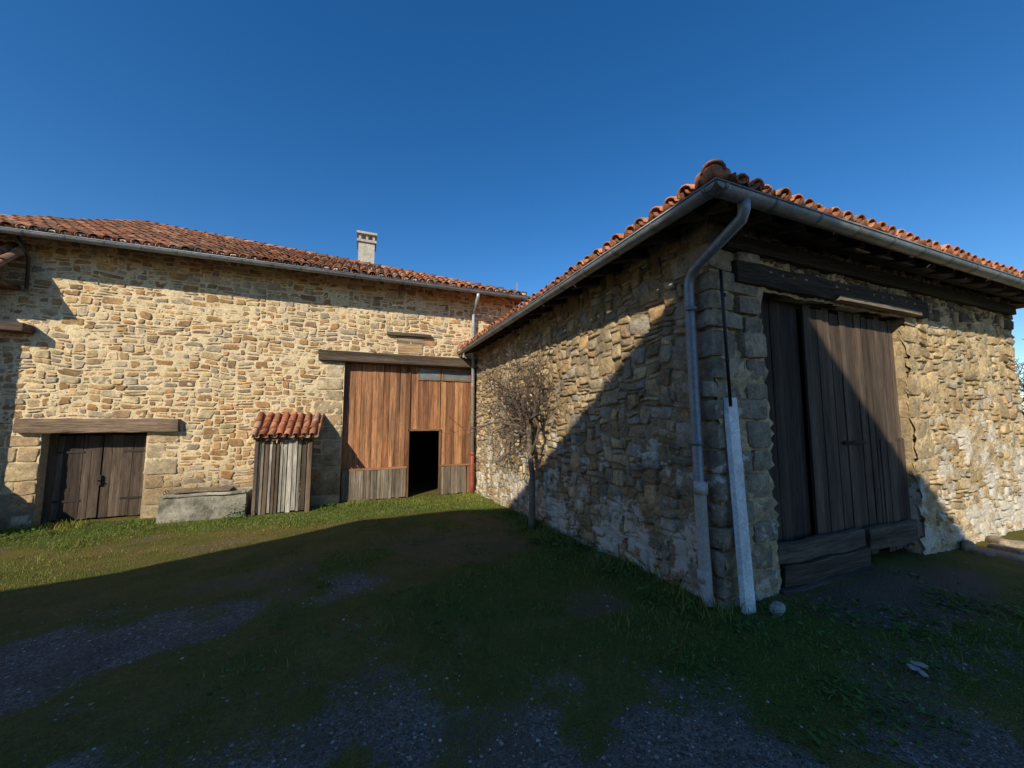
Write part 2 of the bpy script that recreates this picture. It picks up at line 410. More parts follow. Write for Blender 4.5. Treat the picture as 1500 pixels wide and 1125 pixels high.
for xx in (1.40,1.96,2.04,2.80): mb.box((xx-.018,y-.02,2.62),(xx+.018,y+.01,2.9),(.30,.2,.13))
mb.build('gate_frame',M_woodV,farm)
mb=MB(); 
for xa,xb in ((1.42,1.945),(2.06,2.78)):
    mb.box((xa,y-.012,2.64),(xb,y-.004,2.89))
mb.build('gate_windows',M_glass,farm)
mb=MB()
for xa,xb in ((1.38,1.97),(2.03,2.82)):
    mb.box((xa,y-.028,2.60),(xb,y-.010,2.635),(.33,.2,.12)); mb.box((xa,y-.028,2.895),(xb,y-.010,2.93),(.33,.2,.12))
mb.build('window_rails',M_woodX,farm)
DG=[(.10,.072,.052),(.125,.09,.062),(.085,.06,.045),(.15,.11,.08)]
mb=MB(); planks(mb,-5.57,-4.84,-.40,1.26,10.26,.03,DG,(.12,.2),zj=.03); planks(mb,-4.82,-4.07,-.40,1.26,10.26,.03,DG,(.12,.2),zj=.03)
mb.box((-5.6,10.2,-.42),(-5.50,10.28,1.29),(.13,.09,.06)); mb.build('low_door_planks',M_woodV,farm)
mb=MB(); tube(mb,[(-4.83,10.22,.35),(-4.83,10.16,.35)],.012,8,(.05,.04,.035)); tube(mb,[(-3.66,9.975,.12),(-3.66,9.93,.10),(-3.62,9.93,.05),(-3.68,9.93,.04)],.010,6,(.05,.04,.035))
mb.box((-4.86,10.215,.25),(-4.80,10.25,.45),(.06,.045,.035))
for zz in (-.05,.9):
    mb.box((-5.55,10.245,zz),(-5.1,10.256,zz+.04),(.05,.04,.035)); mb.box((-4.5,10.245,zz),(-4.09,10.256,zz+.04),(.05,.04,.035))
mb.build('iron_fittings',M_zinc,farm)
# roof
ez=5.0; ap=np.array([-6.7,15,7.7]); eR=np.array([4.26,9.48,ez]); eL=np.array([-6.95,9.48,ez])
sl=np.array([0,ap[1]-9.48,ap[2]-ez]); S=np.linalg.norm(sl); sl/=S; nr=np.cross([1,0,0],sl)
xr=lambda s: eR[0]+(ap[0]-eR[0])*s/S
xl=lambda s: eL[0]+(ap[0]-eL[0])*s/S
mb=MB(); tile_roof(mb,(eL[0],9.42,ez+.02),(1,0,0),sl,nr,eR[0]-eL[0],S,lambda a,s: xl(s)-.02<eL[0]+a<xr(s)-.05 and 0<=s<S,pitch=.2)
ridge_tiles(mb,eR+np.array([0,.05,.06]),ap+np.array([0,0,.06]),.10)
mb.build('roof_tiles',M_tile,farm,True)
mb=MB()
bR=np.array([4.26,20.5,ez]);bL=np.array([-6.95,20.5,ez])
dn=np.array([0,0,-.035])
mb.add([eL+dn,eR+dn,ap+dn],None,[[0,1,2]],(.16,.08,.05)); mb.add([eR+dn,bR+dn,ap+dn],None,[[0,1,2]],(.36,.15,.08))
mb.add([bR+dn,bL+dn,ap+dn],None,[[0,1,2]],(.36,.15,.08)); mb.add([bL+dn,eL+dn,ap+dn],None,[[0,1,2]],(.36,.15,.08))
mb.build('roof_deck',M_tile,farm)
mb=MB(); x=-6.85
while x<4.2:
    k=sl[2]/sl[1]; v=[]
    for yy in (9.5,10.3):
        zt=ez-.05+k*(yy-9.48)
        for xx,dz in ((x,-.10),(x+.07,-.10),(x+.07,0),(x,0)): v.append([xx,yy,zt+dz])
    mb.add(v,[[0,1,2,3],[4,7,6,5],[0,4,5,1],[1,5,6,2],[3,2,6,7],[0,3,7,4]],None,(.16,.11,.07)); x+=.48
mb.build('rafters',M_woodY,farm)
mb=MB()
for i in range(int(11.1/.2)+1):
    if rng.random()<.8: rbox(mb,(eL[0]+.1+i*.2,9.44,ez+.07),(.10,.04,.055),.3,.006,(.62,.56,.47),4)
mb.build('eave_mortar',M_mortA,farm,True)
mb=MB(); gutter(mb,(-7.0,9.37,ez-.03),(4.3,9.37,ez-.03),.075,ZINC)
tube(mb,[(2.80,9.38,ez-.08),(2.80,9.38,ez-.2),(2.82,9.86,ez-.42),(2.82,9.88,ez-.6),(2.82,9.88,.65)],.045,10,(.42,.44,.45))
tube(mb,[(-6.0,9.6,ez-.05),(-6.0,9.9,ez-.35),(-6.0,9.93,4.05)],.028,8,(.06,.055,.05))
mb.build('gutter_and_downpipe',M_zinc,farm,True)
mb=MB(); tube(mb,[(2.82,9.88,.66),(2.82,9.88,.3),(2.82,9.88,-.2),(2.82,9.87,-.42)],.055,10,(.30,.08,.05)); tube(mb,[(2.82,9.88,.60),(2.82,9.88,.68)],.062,10,(.30,.08,.05))
for zz in (1.2,2.4,3.5): tube(mb,[(2.82,9.88,zz),(2.82,9.88,zz+.03)],.052,10,(.3,.12,.08))
P=[(2.80,9.9,3.62),(2.6,9.86,3.70),(2.42,9.84,3.62),(2.36,9.84,3.42),(2.42,9.86,3.26),(2.60,9.9,3.2)]
tube(mb,P,.022,8,(.34,.24,.2))
mb.build('cast_iron_foot_pipe',M_pvc,farm,True)
mb=MB(); mb.box((-.24,12.4,5.5),(.24,12.95,7.2),(.50,.45,.37)); mb.box((-.29,12.35,7.16),(.29,13.0,7.24),(.42,.38,.32))
for a in (-.24,-.03,.17): mb.box((a,12.41,7.24),(a+.07,12.48,7.42),(.45,.40,.34)); mb.box((a,12.87,7.24),(a+.07,12.94,7.42),(.45,.4,.34))
mb.box((-.3,12.34,7.42),(.3,13.01,7.49),(.45,.42,.36)); mb.build('chimney',M_plaster,farm)
mb=MB(); tube(mb,[(4.6,11,4.8),(4.6,11,6.0)],.012,6,(.4,.4,.4))
for k in range(7): zz=5.45+k*.08; tube(mb,[(4.45,11,zz),(4.75,11,zz)],.005,4,(.4,.4,.4))
mb.build('antenna',M_zinc,farm)
lean=empty('tiled_lean_to')
mb=MB(); tile_roof(mb,(-10.2,9.30,4.16),(1,0,0),(0,.70,.71),(0,-.71,.70),4.12,1.0,lambda a,s:a<4.12 and s<.98)
mb.box((-10.2,9.4,4.02),(-6.10,9.97,4.10),(.14,.08,.05)); mb.build('roof_tiles',M_tile,lean,True)
mb=MB(); mb.box((-10.2,9.25,-.7),(-6.75,9.98,4.0),(.42,.33,.22)); mb.build('lean_to_wall',M_stoneA,lean)
mb=MB(); rbox(mb,(-6.5,9.85,3.28),(1.3,.3,.16),.12,.006,(.12,.085,.06),7); mb.box((-10.1,9.5,3.9),(-6.2,9.6,4.02),(.10,.07,.05)); mb.build('beam',M_woodX,lean,True)
lw=empty('added_shade_wall'); mb=MB(); zz=-.5  # unseen wall stub, added out of frame to shade the facade's lower left
while zz<.95:
    yy=7.9; hh=rng.uniform(.16,.26)
    while yy<9.2:
        ll=rng.uniform(.25,.5); rbox(mb,(-6.95+rng.normal()*.01,yy+ll/2,zz+hh/2),(.42,ll-.01,hh-.01),.18,.014,PQ[rng.integers(4)],6); yy+=ll
    zz+=hh
mb.build('stones',M_stoneA,lw,True)

# ================================================================ RIGHT BARN
barn=empty('stone_barn')
X0,Y0=2.97,2.46; zb=-.7
H=4.25
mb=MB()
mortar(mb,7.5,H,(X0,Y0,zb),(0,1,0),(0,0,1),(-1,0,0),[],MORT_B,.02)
door=(.70,3.30,0,2.87-zb)
mortar(mb,6.55,H-.05,(X0,Y0,zb),(1,0,0),(0,0,1),(0,-1,0),[door],MORT_R,.03)
mb.box((X0+.03,Y0+.36,zb),(X0+.5,10,3.5),MORT_B)
mb.box((X0+6.3,Y0+.03,zb),(X0+6.53,9.9,3.5),MORT_B)
mb.box((X0+.3,Y0+.03,zb),(X0+.69,Y0+.36,3.5),MORT_B)
mb.box((X0+3.31,Y0+.03,zb),(X0+6.5,Y0+.36,3.5),MORT_B)
mb.box((X0+.6,Y0+.03,2.88),(X0+3.4,Y0+.36,3.5),MORT_B)
mb.build('mortar_walls',M_mortB,barn,True)
mb=MB(); z=-.25;k=0; bl=[];br=[]
QP=[(.30,.24,.17),(.34,.27,.19),(.28,.23,.17),(.37,.30,.21)]
while z<3.35:
    h=rng.uniform(.17,.29); c=QP[rng.integers(4)]; j=lambda: rng.uniform(-.015,.015)
    lx,ly=(.66,.30) if k%2==0 else (.34,.50)
    if k%2==0 and rng.random()<.5:
        lx=.42; rbox(mb,(X0+.42+.13+j(),Y0+.12+j(),z+h/2),(.24,.30,h-.016),.16,.014,QP[rng.integers(4)],6)
    lx+=rng.uniform(-.03,.02);ly+=rng.uniform(-.08,.08)
    rbox(mb,(X0-.035+lx/2+j(),Y0-.035+ly/2+j(),z+h/2),(lx,ly,h-.012),.15,.018,c,7,rng.normal()*.015)
    if k%2: rbox(mb,(X0+.34+.17+j(),Y0+.12+j(),z+h/2),(.31,.30,h-.016),.15,.014,QP[rng.integers(4)],6)
    bl.append((0,ly-.03,z-zb,z+h-zb)); z+=h;k+=1
z=-.1
while z<2.85:
    h=rng.uniform(.14,.30); w=rng.uniform(.2,.42); h=min(h,2.86-z)
    rbox(mb,(X0+3.31+w/2,Y0+.135,z+h/2),(w,.30,h-.015),.13,.012,(.46,.34,.19),6)
    br.append((3.2,3.31+w,z-zb,z+h-zb)); z+=h
mb.build('quoin_blocks',M_stoneB,barn,True)
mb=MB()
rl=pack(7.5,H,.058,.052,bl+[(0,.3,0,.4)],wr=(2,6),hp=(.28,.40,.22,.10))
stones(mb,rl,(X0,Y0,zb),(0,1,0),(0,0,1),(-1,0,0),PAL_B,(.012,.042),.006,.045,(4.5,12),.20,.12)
top=pack(6.5,H,.058,.052,br+[(0,.70,0,9),(.3,3.32,0,2.9-zb),(.3,3.7,2.85-zb,3.12-zb)],wr=(2,5),hp=(.35,.40,.17,.08))
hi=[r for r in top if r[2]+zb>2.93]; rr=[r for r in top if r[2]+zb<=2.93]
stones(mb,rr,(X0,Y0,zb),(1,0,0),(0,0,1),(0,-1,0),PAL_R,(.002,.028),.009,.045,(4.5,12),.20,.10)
stones(mb,hi,(X0,Y0,zb),(1,0,0),(0,0,1),(0,-1,0),[(.20,.15,.10),(.16,.12,.08),(.24,.18,.12)],(.01,.035),.007,.045,(4.5,12),.20,.10)  # dark brown top stones, eave shade painted into their colour
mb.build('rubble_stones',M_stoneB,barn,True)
mb=MB(); rbox(mb,(5.0,Y0+.04,2.985),(3.5,.24,.22),.1,.014,(.05,.038,.03),11)
rbox(mb,(5.6,Y0-.08,2.90),(1.7,.08,.05),.1,.008,(.20,.16,.12),7)
mb.box((X0-.1,Y0-.30,3.36),(9.6,Y0-.16,3.40),(.05,.04,.03))
rbox(mb,(6.3,Y0-.02,3.27),(6.3,.12,.14),.1,.01,(.05,.038,.03),11)   # wall plate
rbox(mb,(4.42,Y0+.03,.30),(1.42,.07,.19),.1,.014,(.11,.085,.064),11); rbox(mb,(4.44,Y0+.02,.10),(1.40,.08,.20),.1,.014,(.09,.07,.052),11)
rbox(mb,(5.66,Y0+.03,.27),(1.0,.06,.24),.1,.014,(.10,.08,.06),9); rbox(mb,(4.4,Y0+.0,-.03),(1.5,.12,.09),.1,.012,(.09,.07,.052),9)
mb.box((5.05,Y0+.085,1.30),(5.45,Y0+.10,1.34),(.04,.03,.025))
mb.build('timber_beams',M_woodX,barn,True)
DB=[(.088,.062,.045),(.11,.078,.057),(.074,.053,.039),(.13,.096,.07),(.098,.069,.05)]
mb=MB(); planks(mb,3.66,4.48,.0,2.88,Y0+.16,.03,[(.042,.031,.024),(.055,.041,.031)],(.14,.22),zj=.02)
planks(mb,4.48,6.29,.05,2.86,Y0+.11,.03,DB,(.10,.2),zj=.06,gap=.012,jt=.02)
planks(mb,5.75,6.27,.05,1.35,Y0+.085,.025,DB,(.12,.17),zj=.05)
mb.build('barn_door_planks',M_woodV,barn)
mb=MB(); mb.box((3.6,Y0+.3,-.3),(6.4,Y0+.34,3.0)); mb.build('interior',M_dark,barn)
# roof
E=np.array([2.5,2.0]); ez=3.40; sp=.30; xe=9.95
hipT=np.array([6.2,5.7,ez+3.7*sp])
c_=1/math.hypot(1,sp); sF=np.array([0,c_,sp*c_]);nF=np.array([0,-sp*c_,c_]);sL=np.array([c_,0,sp*c_]);nL=np.array([-sp*c_,0,c_])
Sx=3.7/c_
mb=MB(); to=.06
tile_roof(mb,(E[0]-to,E[1]-to,ez+.02),(1,0,0),sF,nF,xe-E[0],Sx,lambda a,s: a>s*c_-.02 and a<(xe-E[0])-s*c_ and s<Sx,pal=TILE_PALB,pitch=.18,r=.078)
tile_roof(mb,(E[0]-to,E[1]-to,ez+.02),(0,1,0),sL,nL,9.9-E[1],Sx,lambda a,s: a>s*c_-.02 and a<7.85 and s<Sx,pal=TILE_PALB,pitch=.18,r=.078)
ridge_tiles(mb,(E[0]-.04,E[1]-.04,ez+.07),hipT+np.array([0,0,.09]),.09,TILE_PALB)
rbox(mb,(E[0]+.02,E[1]+.02,ez+.085),(.22,.22,.14),.45,.006,(.50,.19,.09),7)
mb.build('roof_tiles',M_tile,barn,True)
mb=MB(); q=[np.array([E[0],E[1],ez]),np.array([xe,E[1],ez]),hipT+np.array([.05,0,0]),hipT]
d2=np.array([0,0,-.02]); 
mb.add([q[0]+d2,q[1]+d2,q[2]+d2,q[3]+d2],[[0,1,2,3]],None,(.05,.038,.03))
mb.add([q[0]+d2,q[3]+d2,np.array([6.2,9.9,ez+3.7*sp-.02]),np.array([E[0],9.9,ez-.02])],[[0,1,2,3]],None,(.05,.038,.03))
mb.add([q[1]+d2,np.array([xe,9.9,ez-.02]),np.array([6.2,9.9,ez+3.7*sp-.02]),q[2]+d2],[[0,1,2,3]],None,(.3,.12,.07))
mb.build('roof_deck',M_woodY,barn)
mb=MB(); x=2.7
while x<9.9:
    v=[]
    for yy in (2.03,2.9):
        zt=ez-.03+sp*(yy-2.0)
        for xx,dz in ((x,-.09),(x+.07,-.09),(x+.07,0),(x,0)): v.append([xx,yy,zt+dz])
    mb.add(v,[[0,1,2,3],[4,7,6,5],[0,4,5,1],[1,5,6,2],[3,2,6,7],[0,3,7,4]],None,(.06,.045,.035)); x+=.46
yq=2.3
while yq<9.8:
    v=[]
    for xx in (2.53,3.4):
        zt=ez-.03+sp*(xx-2.5)
        for yy,dz in ((yq,-.09),(yq+.07,-.09),(yq+.07,0),(yq,0)): v.append([xx,yy,zt+dz])
    mb.add(v,[[0,1,2,3],[4,7,6,5],[0,4,5,1],[1,5,6,2],[3,2,6,7],[0,3,7,4]],None,(.06,.045,.035)); yq+=.46
mb.build('rafters',M_woodY,barn)
mb=MB(); gr=.068
gutter(mb,(2.36,1.93,ez-.05),(xe+.1,1.93,ez-.05),gr,ZINC)
gutter(mb,(2.43,9.9,ez-.05),(2.43,1.86,ez-.05),gr,ZINC)
tube(mb,[(2.74,1.93,ez-.10),(2.74,1.93,ez-.17),(2.75,1.96,ez-.23),(2.83,2.50,ez-.42),(2.855,2.58,ez-.48),(2.86,2.60,ez-.57),(2.86,2.58,1.0),(2.86,2.57,.96)],.046,12,(.26,.28,.31))
for zz in (1.35,2.6): tube(mb,[(2.86,2.58,zz),(2.86,2.58,zz+.04)],.053,12,(.20,.22,.24))
mb.build('gutter_and_downpipe',M_zinc,barn,True)
mb=MB(); tube(mb,[(2.86,2.575,1.03),(2.86,2.575,.94),(2.86,2.565,.5),(2.86,2.55,.06),(2.84,2.50,-.02)],.052,12,(.50,.45,.38))
for zz in (.92,.16): tube(mb,[(2.86,2.565,zz),(2.86,2.565,zz+.10)],.060,12,(.52,.47,.40))
mb.build('pvc_drain_foot',M_pvc,barn,True)
mb=MB(); tube(mb,[(3.01,2.375,2.95),(3.02,2.375,2.6),(3.05,2.375,1.7)],.014,8,(.02,.02,.022)); 
for zz in (2.7,2.1): tube(mb,[(3.035,2.375,zz),(3.035,2.375,zz+.03)],.020,8,(.03,.03,.03))
mb.build('cable_conduit',M_pvc,barn,True)
mb=MB()
def prism(mb,bot,top,w,d,c):
    b=np.array(bot,float);t=np.array(top,float); v=[]
    for p in (b,t):
        for xx,yy in ((0,0),(w,0),(w,.012),(.012,.012),(.012,d),(0,d)): v.append(p+np.array([xx,yy,0]))
    q=[[i,(i+1)%6,6+(i+1)%6,6+i] for i in range(6)]
    mb.add(v,q,None,c); mb.add([v[6],v[7],v[8],v[9]],[[0,1,2,3]],None,c); mb.add([v[6],v[9],v[10],v[11]],[[0,1,2,3]],None,c)
prism(mb,(3.00,2.29,-.02),(3.03,2.385,1.78),.115,.05,(.80,.82,.83))
mb.build('white_plastic_board',M_pvc)

# ================================================================ HUTCH & TROUGH
hut=empty('wooden_hutch')
mb=MB(); WH=[(.52,.47,.39),(.46,.40,.32),(.58,.52,.44),(.36,.29,.22),(.14,.10,.07)]
planks(mb,-1.98,-1.0,-.42,1.17,9.36,.03,WH,(.06,.11),zj=.06,gap=.018,jt=.03)
mb.box((-2.02,9.34,-.42),(-1.96,9.42,1.2),(.2,.14,.1)); mb.box((-1.03,9.34,-.42),(-.96,9.42,1.2),(.22,.15,.1))
mb.box((-1.03,9.38,-.42),(-1.0,9.95,1.2),(.25,.18,.12)); mb.box((-1.98,9.38,-.42),(-1.95,9.95,1.2),(.25,.18,.12))
mb.build('plank_walls',M_woodV,hut)
mb=MB(); s_=np.array([0,.72,.44]);s_/=np.linalg.norm(s_)
tile_roof(mb,(-2.12,9.22,1.20),(1,0,0),s_,np.cross([1,0,0],s_),1.28,.80,lambda a,s:a<1.24 and s<.70,pitch=.155,exp=.26,r=.068,pal=TILE_PAL[:3]+[(.50,.30,.19)])
mb.build('roof_tiles',M_tile,hut,True)
mb=MB(); mb.add([(-2.08,9.26,1.19),(-.88,9.26,1.19),(-.88,9.97,1.62),(-2.08,9.97,1.62)],[[0,1,2,3]],None,(.14,.1,.07))
mb.box((-2.05,9.3,1.14),(-.9,9.38,1.2),(.2,.14,.1)); mb.build('roof_deck',M_woodX,hut)
tr=empty('stone_trough'); mb=MB()
rbox(mb,(-2.82,9.56,-.20),(1.42,.56,.54),.07,.018,(.36,.33,.26),12)
rbox(mb,(-2.80,9.30,.095),(1.38,.09,.05),.25,.012,(.42,.38,.30),12)
rbox(mb,(-2.80,9.82,.095),(1.38,.09,.05),.25,.012,(.42,.38,.30),12)
rbox(mb,(-2.96,9.64,.135),(1.02,.36,.04),.2,.014,(.26,.20,.14),12,.03)
mb.build('trough_body',M_conc,tr,True)

# ================================================================ BARE TREE on barn wall
def branch(mb,p,d,L,r,dep,lim,bias,c,twig=.004):
    n=4; path=[p.copy()];q=p.copy();dd=d.copy()
    for i in range(n):
        dd=(dd+Vector([random.gauss(0,.18) for _ in range(3)])+bias*.05).normalized()
        q=q+dd*L/n
        if lim: q.x=min(q.x,lim-random.uniform(0,.05))
        path.append(q.copy())
    r1=max(r*.62,twig*.5)
    tube(mb,path,[r+(r1-r)*i/n for i in range(n+1)],6 if r>.015 else 4,c,False)
    if dep<=0: return
    k=random.choice([2,3,3]) if dep>1 else random.choice([3,4])
    for i in range(k):
        t=random.uniform(.35,1) if i else 1
        bp=path[min(n,int(t*n))]
        nd=(dd+Vector([random.gauss(0,.35 if lim else .6),random.gauss(0,.75),random.gauss(0,.65)])).normalized()
        branch(mb,bp.copy(),nd,L*random.uniform(.55,.85),r1*random.uniform(.6,.9),dep-1,lim,bias,c,twig)
tree=empty('bare_fruit_tree'); mb=MB()
bc=(.13,.095,.07)
trunk=[(2.66,5.75,-.35),(2.70,5.82,.2),(2.78,5.98,.6),(2.70,5.88,.95),(2.76,6.05,1.25),(2.72,6.0,1.5)]
tube(mb,trunk,[.070,.056,.050,.054,.046,.042],8,(.22,.175,.13))
tube(mb,[(2.73,5.92,.9),(2.7,5.7,1.15),(2.74,5.6,1.45)],[.03,.026,.024],6,bc)
for i in range(12):
    a=random.uniform(-1.1,2.2); hh=random.uniform(1.2,1.6)
    branch(mb,Vector((2.74,6.0,hh)),Vector((-.25,a,random.uniform(.35,1.0))).normalized(),.70,.028,4,2.84,Vector((0,.1,.1)),bc,.009)
for i in range(3):
    branch(mb,Vector((2.74,5.6,1.42)),Vector((-.3,random.uniform(-1,.3),.9)).normalized(),.5,.022,4,2.84,Vector((0,0,.1)),bc,.009)
mb.build('trunk_and_branches',M_bark,tree,True)
t2=empty('distant_bare_tree'); mb=MB(); bc2=(.14,.10,.07)
tube(mb,[(15.0,3.6,-.2),(15.05,3.7,1.2)],[.12,.09],8,bc2)
for i in range(9): branch(mb,Vector((15.05,3.7,random.uniform(.8,1.3))),Vector((random.gauss(0,.5),random.gauss(0,.5),1)).normalized(),1.05,.05,4,None,Vector((0,0,.2)),bc2,.012)
mb.build('trunk_and_branches',M_bark,t2,True)

# ================================================================ NEIGHBOUR HOUSE behind the viewer (throws the yard shadow)
nh=empty('neighbour_house')
prof=[(-13,-.3),(-13,2.4),(-9.6,3.5),(-8.6,4.3),(-7.7,6.1),(-6.0,6.95),(-4.4,7.4),(.2,8.45),(2,8.9),(3.84,7.8),(4.92,7.3),(7.2,6.1),(7.2,-.3)]
e=np.array([1,-1,0])/math.sqrt(2); f0=np.array([-3.5,-3.5,0]); bk=np.array([-1,-1,0])/math.sqrt(2)
pt=[f0+e*(a/math.sqrt(2))+np.array([0,0,z]) for a,z in prof]
bkp=[p+bk*8 for p in pt]; n=len(pt)
mb=MB()
for i in range(1,n-2):
    a0=pt[i].copy();a0[2]=-.3;b0=pt[i+1].copy();b0[2]=-.3
    mb.add([a0,b0,pt[i+1],pt[i]],[[0,1,2,3]],None,(.38,.32,.23)); mb.add([a0+bk*8,b0+bk*8,bkp[i+1],bkp[i]],[[0,3,2,1]],None,(.38,.32,.23))
mb.add([pt[0],pt[1],bkp[1],bkp[0]],[[0,1,2,3]],None,(.38,.32,.23)); mb.add([pt[-2],pt[-1],bkp[-1],bkp[-2]],[[0,1,2,3]],None,(.38,.32,.23))
mb.build('walls',M_stoneA,nh)
mb=MB()
for i in range(1,n-2):
    mb.add([pt[i],pt[i+1],bkp[i+1],bkp[i]],[[0,1,2,3]],None,(.38,.16,.08))
mb.build('roof',M_tile,nh)
mb=MB()
for a,z,w,h in ((-3,1,.9,1.3),(3,1,.9,1.3),(0,-.2,1.1,2.2),(-3,4,.9,1.2),(3,4,.9,1.2),(0,4,.9,1.2)):
    p=f0+e*(a-w/2)-bk*.02+np.array([0,0,z]); q_=p+e*w
    mb.add([p,q_,q_+np.array([0,0,h]),p+np.array([0,0,h])],[[0,1,2,3]],None,(.2,.14,.1))
mb.build('shutters_and_door',M_woodV,nh)

# ================================================================ GROUND
def dpath(x,y): # bare stony patch on left
    d=((x+2.5)/2.2)**2+((y-3.75-.22*(x+2.6))/.62)**2
    return 1-sst(.35,1.5,d+(fbm(x,y,1.6,41,4)-.5)*3.0)
def masks(x,y):
    f=.373*x+.928*y
    n=fbm(x,y,1.3,50,4); n2=fbm(x,y,3.5,60,3)
    gravel=1-sst(1.6,3.3,f+(n-.5)*3.2)
    gravel=gravel*sst(.36,.58,n2+.08*(2.6-np.clip(f,0,2.6)))
    pth=dpath(x,y)
    dirt=(1-sst(.5,1.0,np.hypot((x-4.9)/1.6,(y-2.0)/.55)+(n-.5)*.5))
    # worn bare-earth spots
    worn=sst(.58,.68,fbm(x,y,1.0,71,4))*(y<8.6)*.55
    wl=np.exp(-((x-2.75)/.6)**2)*sst(2.0,2.6,y)*(x<3)
    corner=np.exp(-(((x-3.1)/1.7)**2+((y-1.75)/.5)**2))
    fac=sst(7.2,8.5,y+(n-.5)*1.2)*(y<10)
    mid=np.exp(-(((x-1.1)/2.0)**2+((y-5.0)/2.8)**2))*sst(.36,.6,n+.05)
    lf=np.exp(-(((x+4.5)/2)**2+((y-6)/1.6)**2))*sst(.4,.6,n)*.6
    right=np.exp(-((y-1.0)/.6)**2)*sst(3,4,x)*.9
    g=np.clip(wl*1.2+corner*1.1+fac*.9+mid*.9+lf+right*.7+(n2-.5)*.7,0,1)
    g=g*(1-pth)*(1-gravel*.75)*(1-dirt*.9)*(1-worn)
    return g,gravel,np.maximum(pth,0),np.maximum(dirt,worn)
def axis(lo,hi,step,far):
    a=list(np.arange(lo,hi+1e-6,step)); s=step;x=hi
    r=[]
    while x<far: s*=1.35; x+=s; r.append(x)
    l=[];s=step;x=lo
    while x>-far: s*=1.35;x-=s;l.append(x)
    return np.array(l[::-1]+a+r)
ax=axis(-7,10,.06,600);ay=axis(-.5,10.2,.06,600)
XX,YY=np.meshgrid(ax,ay,indexing='ij'); ZZ=ground_z(XX,YY)
g,gv,pth,dirt=masks(XX,YY)
far=(np.hypot(XX,YY)>25); g=np.where(far,.8,g);gv=np.where(far,0,gv)
C=np.stack([g.ravel(),np.maximum(gv,pth*1.0).ravel(),dirt.ravel()],1)
nx,ny=len(ax),len(ay); I,J=np.meshgrid(np.arange(nx-1),np.arange(ny-1),indexing='ij')
q=np.stack([I*ny+J,(I+1)*ny+J,(I+1)*ny+J+1,I*ny+J+1],-1).reshape(-1,4)
m,nt,b=new_mat('ground_soil'); M_ground=m
tc=N(nt,'ShaderNodeTexCoord');v=tc.outputs['Object']
at=N(nt,'ShaderNodeAttribute',attribute_name='Col'); sc=N(nt,'ShaderNodeSeparateColor'); nt.links.new(at.outputs['Color'],sc.inputs[0])
vo=N(nt,'ShaderNodeTexVoronoi'); vo.inputs['Scale'].default_value=75; nt.links.new(v,vo.inputs['Vector'])
s2=N(nt,'ShaderNodeSeparateColor'); nt.links.new(vo.outputs['Color'],s2.inputs[0])
gcol=mixc(nt,maprange(nt,s2.outputs[0],0,1,0,1),(.12,.094,.073),(.36,.30,.245))
gcol=mixc(nt,maprange(nt,noise(nt,v,3,5),.4,.65,0,.6),gcol,(.16,.115,.078))
n1=noise(nt,v,2.2,5,.7); n2=noise(nt,v,28,4,.7); n3=noise(nt,v,140,2)
mcol=mixc(nt,maprange(nt,n1,.35,.65,0,1),(.125,.140,.024),(.235,.185,.055))
mcol=mixc(nt,maprange(nt,n2,.4,.7,0,.65),mcol,(.12,.088,.042))
grc=mixc(nt,n2,(.06,.095,.016),(.14,.18,.035))
col=mixc(nt,maprange(nt,sc.outputs[0],.2,.75,0,.85),mcol,grc)
gm=mul(nt,sc.outputs[1],maprange(nt,n2,.3,.7,-.3,.3),'ADD')
col=mixc(nt,maprange(nt,gm,.25,.75,0,1),col,gcol)
dm=mul(nt,sc.outputs[2],maprange(nt,n2,.3,.7,-.3,.3),'ADD')
col=mixc(nt,maprange(nt,dm,.3,.8,0,1),col,mixc(nt,n2,(.14,.10,.065),(.24,.18,.12)))
fn=maprange(nt,n3,.3,.7,.7,1.3); cb=N(nt,'ShaderNodeCombineColor'); [nt.links.new(fn,cb.inputs[i]) for i in range(3)]
col=mixc(nt,1.0,col,cb.outputs[0],'MULTIPLY')
nt.links.new(col,b.inputs['Base Color']); b.inputs['Roughness'].default_value=.95; b.inputs['Specular IOR Level'].default_value=.1
hh=mul(nt,mul(nt,n2,.8),mul(nt,mul(nt,vo.outputs['Distance'],-1.0),mul(nt,n3,.6),'ADD'),'ADD'); bump(nt,hh,b,.9,.025)
mb=MB(); mb.add(np.stack([XX.ravel(),YY.ravel(),ZZ.ravel()],1),q,None,C); mb.build('ground',M_ground,None,True)

